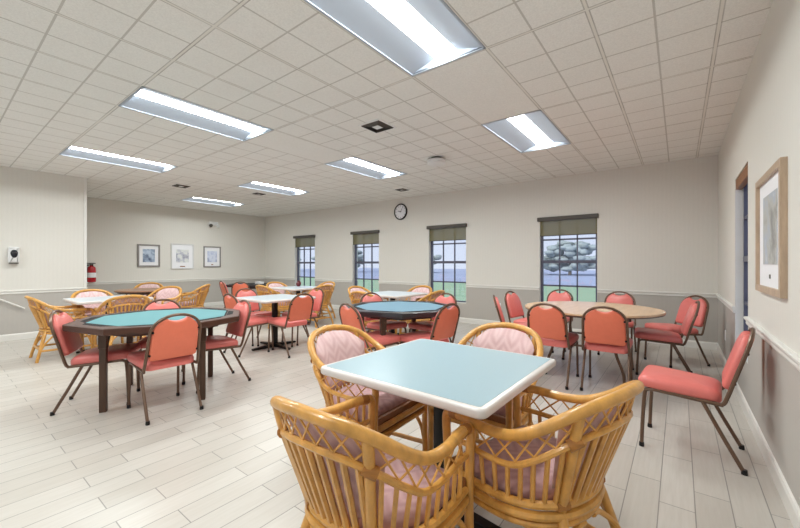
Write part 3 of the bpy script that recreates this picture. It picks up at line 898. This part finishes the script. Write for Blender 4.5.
G4 = 'coral chairs around the round table'
round_table(-.80, 4.575, .695, 'large round maple topped folding table near the window wall', 'maple', rz=PI/2)
banquet(-1.06, 4.09, 90, 'coral chair, orange back to the viewer, left of two before the round table', G4)
banquet(-.565, 4.15, 92, 'coral chair, orange back to the viewer, right of two before the round table', G4)
banquet(-.17, 4.98, 184, 'coral chair at right of the round table, the nearer one of the right pair', G4)
banquet(-.06, 5.62, 225, 'coral chair at right of the round table, the farther one nearest the room corner', G4)
banquet(-1.45, 5.63, 270, 'coral chair behind the round table in front of the window', G4)
banquet(-.67, 5.72, 270, 'coral chair behind the round table against plain wall, right of the window', G4)
banquet(-1.62, 5.10, -10, 'coral chair at left of the round table with its pink front showing', G4)
banquet(-1.56, 4.52, 23, 'coral chair seen edge on, farthest left of the chairs at the round table', G4)
tag(banquet(.025, 3.10, 176, None, None), 'coral banquet chair standing alone sideways by the right wall, its back to the wall', 'chair')

G5 = 'coral chairs at the pale square table'
square_table(-4.75, 3.15, 'pale square table on black cross base, ringed by coral chairs', .86, 'laminate_pale')
banquet(-4.76, 2.79, 90, 'coral chair at left of the pale square table, its back narrow to the viewer', G5)
banquet(-4.30, 3.08, 178, 'coral chair with rounded orange back to the viewer, right front of the pale square table', G5)
banquet(-4.72, 3.60, 270, 'coral chair with pink front half hidden behind the orange back at the pale square table', G5)
banquet(-5.24, 3.15, 0, 'coral chair facing the viewer across the pale square table', G5)

G6 = 'rattan armchairs at the far left table'
square_table(-6.52, 1.61, 'pale square table beside the left wall, ringed by rattan armchairs', .86, 'laminate_pale')
rattan(-6.49, 1.12, 90, 'rattan armchair nearest the left wall, its back beside the wall', G6)
rattan(-5.96, 1.62, 178, 'rattan armchair with arched slatted back just behind the teal card table', G6)
rattan(-7.06, 1.60, 2, 'rattan armchair with pink cushion facing the viewer beyond the left pale table', G6)
rattan(-7.11, 2.45, -55, 'rattan armchair with pink cushion in view, right of the left pale table', G6)

G7 = 'rattan armchairs at the walnut table'
round_table(-8.15, 2.62, .52, 'round walnut topped table deep in the left recess', 'walnut', rz=.3)
rattan(-8.85, 2.84, -25, 'rattan armchair behind the round walnut table, pink back low against the far wall', G7)
rattan(-7.71, 3.2, 225, 'rattan armchair seen from its side, right of the round walnut table', G7)

G8 = 'rattan armchairs at the table by the first window'
square_table(-6.35, 4.77, 'pale square table by the window nearest the picture wall', .86, 'laminate_pale')
rattan(-6.35, 4.22, 90, 'rattan armchair with its back to the viewer at the table by the farthest window', G8)
rattan(-5.80, 4.77, 180, 'rattan armchair, cane back to the viewer, right end of the farthest window table', G8)
rattan(-6.90, 4.77, 0, 'rattan armchair with pale pink back facing the viewer at the table by the farthest window', G8)
rattan(-6.35, 5.32, 270, 'rattan armchair mostly hidden, between the farthest window and its table', G8)

G9 = 'rattan armchairs behind the middle card table'
square_table(-3.80, 4.76, 'pale square table behind the blue felt card table, by the windows', .86, 'laminate_pale')
rattan(-3.74, 4.22, 90, 'rattan armchair with arched back, left behind the blue felt card table', G9)
rattan(-3.23, 4.78, 180, 'rattan armchair with arched back, right behind the blue felt card table', G9)
rattan(-4.36, 4.76, 0, 'pale rattan armchair farther left, behind the blue felt card table', G9)
rattan(-3.78, 5.32, 270, 'rattan armchair with pink back below the third window, behind the card table', G9)

G10 = 'coral chairs at the far card table'
poker_table(-8.45, 4.97, -30, 'dark octagonal card table farthest away by the picture wall', 'poker_black', 'chip_tray', 'poker_black', R=.64)
banquet(-7.97, 4.46, 140, 'coral chair with round back to the viewer at the farthest dark card table', G10)
banquet(-8.37, 4.50, 80, 'coral chair at the left of the farthest dark card table, seen at a slant', G10)
tag(MB().box(-.11, .11, -.06, .06, 0, .05).build('box', 'white', None, False, (-8.35, 5.1, .7265), bevel=.004), 'small white box on the farthest dark card table', 'box')
vs_ = thing('vase', (-6.62, 4.98, .7325), 0, 'small dark maroon ornament on the table by the farthest window', 'ornament')
MB().lathe([(.03, 0), (.05, .03), (.055, .06), (.03, .095), (.022, .11), (.032, .125)], 20).build('vase_body', 'maroon', vs_)
MB().tube([(Vector((.05*math.cos(PI*k/8-PI/2)+.03, 0, .07+.04*math.sin(PI*k/8-PI/2)))) for k in range(9)], .006, 6).build('handle', 'maroon', vs_)

# ------------------------------------------------------------------ outdoors
structure(MB().box(-60, 40, YB+.3, 26, -.3, -.25).build('ground', 'grass', smooth=False))
structure(MB().box(XR+.3, 40, -30, YB+.3, -.3, -.25).build('ground', 'pavement', smooth=False))
structure(MB().box(-40, XR+.3, -40, YFRONT-.2, -.3, -.12).build('ground', 'pavement', smooth=False))
structure(MB().box(-90, 60, 26, 95, -.32, -.24).build('road', 'pavement', smooth=False))
def tree(x, y, h, w, label, seed):
    rnd = random.Random(seed)
    root = thing('tree', (x, y, -.25), 0, label, 'tree', 'trees beyond the lawn')
    MB().tube([(0, 0, 0), (.1, 0, h*.3), (0, .1, h*.6)], .22, 8, taper=[1, .8, .4]).build('trunk', 'bark', root)
    bm = bmesh.new()
    for k in range(110):
        a = rnd.random()*2*PI; rr = w*.5*math.sqrt(rnd.random()); zz = h*(.16+.76*rnd.random())
        rr *= math.sin(PI*min(1, max(.15, (zz/h)/1.0)))
        mt = Matrix.Translation((rr*math.cos(a), rr*math.sin(a), zz)) @ Matrix.Diagonal((*([w*(.05+.05*rnd.random())]*2), h*(.055+.05*rnd.random()), 1))
        g = bmesh.ops.create_icosphere(bm, subdivisions=2, radius=1)
        for v in g['verts']:
            v.co *= 1+.3*(rnd.random()-.5); v.co = mt @ v.co
    me = bpy.data.meshes.new('crown'); bm.to_mesh(me); bm.free(); me.materials.append(M['leaves'])
    for p in me.polygons: p.use_smooth = True
    o = bpy.data.objects.new('crown', me); COL.objects.link(o); o.parent = root
for i, (x, y, h, w, lb) in enumerate([
    (-11.5, 52, 4.6, 9, 'pale grey-green tree seen through the window behind the round table'),
    (-21, 56, 4.2, 8, 'broad pale tree left of the trunk seen through the window behind the round table'),
    (-36, 50, 5.0, 9, 'pale tree seen through the third window from the picture wall'),
    (-49, 46, 5.0, 9, 'pale tree seen through the second window from the picture wall'),
    (-64, 42, 5.0, 10, 'pale tree seen through the window nearest the picture wall')]):
    tree(x, y, h, w, lb, 40+i)

# ------------------------------------------------------------------ light
W = bpy.data.worlds.new('sky'); S.world = W; W.use_nodes = True
nt = W.node_tree; bg = nt.nodes['Background']
tc = nt.nodes.new('ShaderNodeTexCoord'); sp = nt.nodes.new('ShaderNodeSeparateXYZ'); nt.links.new(tc.outputs['Generated'], sp.inputs[0])
rp = nt.nodes.new('ShaderNodeValToRGB'); nt.links.new(sp.outputs[2], rp.inputs[0])
e = rp.color_ramp.elements; e[0].position = 0; e[0].color = (.80, .86, 1.0, 1); e[1].position = .5; e[1].color = (.62, .74, 1.0, 1)
nt.links.new(rp.outputs[0], bg.inputs[0]); bg.inputs[1].default_value = .5

sd = bpy.data.lights.new('sun', 'SUN'); sd.energy = 1.8; sd.angle = math.radians(1.5); sd.color = (1, .96, .9)
so = bpy.data.objects.new('sun', sd); COL.objects.link(so)
so.rotation_euler = Vector((.25, 1.0, -.75)).to_track_quat('-Z', 'Y').to_euler(); so.location = (0, -20, 15)
# ------------------------------------------------------------------ camera
cd = bpy.data.cameras.new('camera'); co = bpy.data.objects.new('camera', cd); COL.objects.link(co)
cd.sensor_width = 36; cd.lens = 364/800*36; cd.clip_start = .05; cd.clip_end = 300
co.location = (0, 0, 1.22); co.rotation_euler = (PI/2, 0, .6540)
S.camera = co

S.view_settings.view_transform = 'Standard'; S.view_settings.look = 'None'
S.view_settings.gamma = 1; S.view_settings.use_curve_mapping = False
S.view_settings.exposure = 1.03
S.cycles.max_bounces = 10; S.cycles.diffuse_bounces = 6; S.cycles.glossy_bounces = 3
S.cycles.transparent_max_bounces = 12
S.cycles.use_denoising = True
S.cycles.sample_clamp_indirect = 8
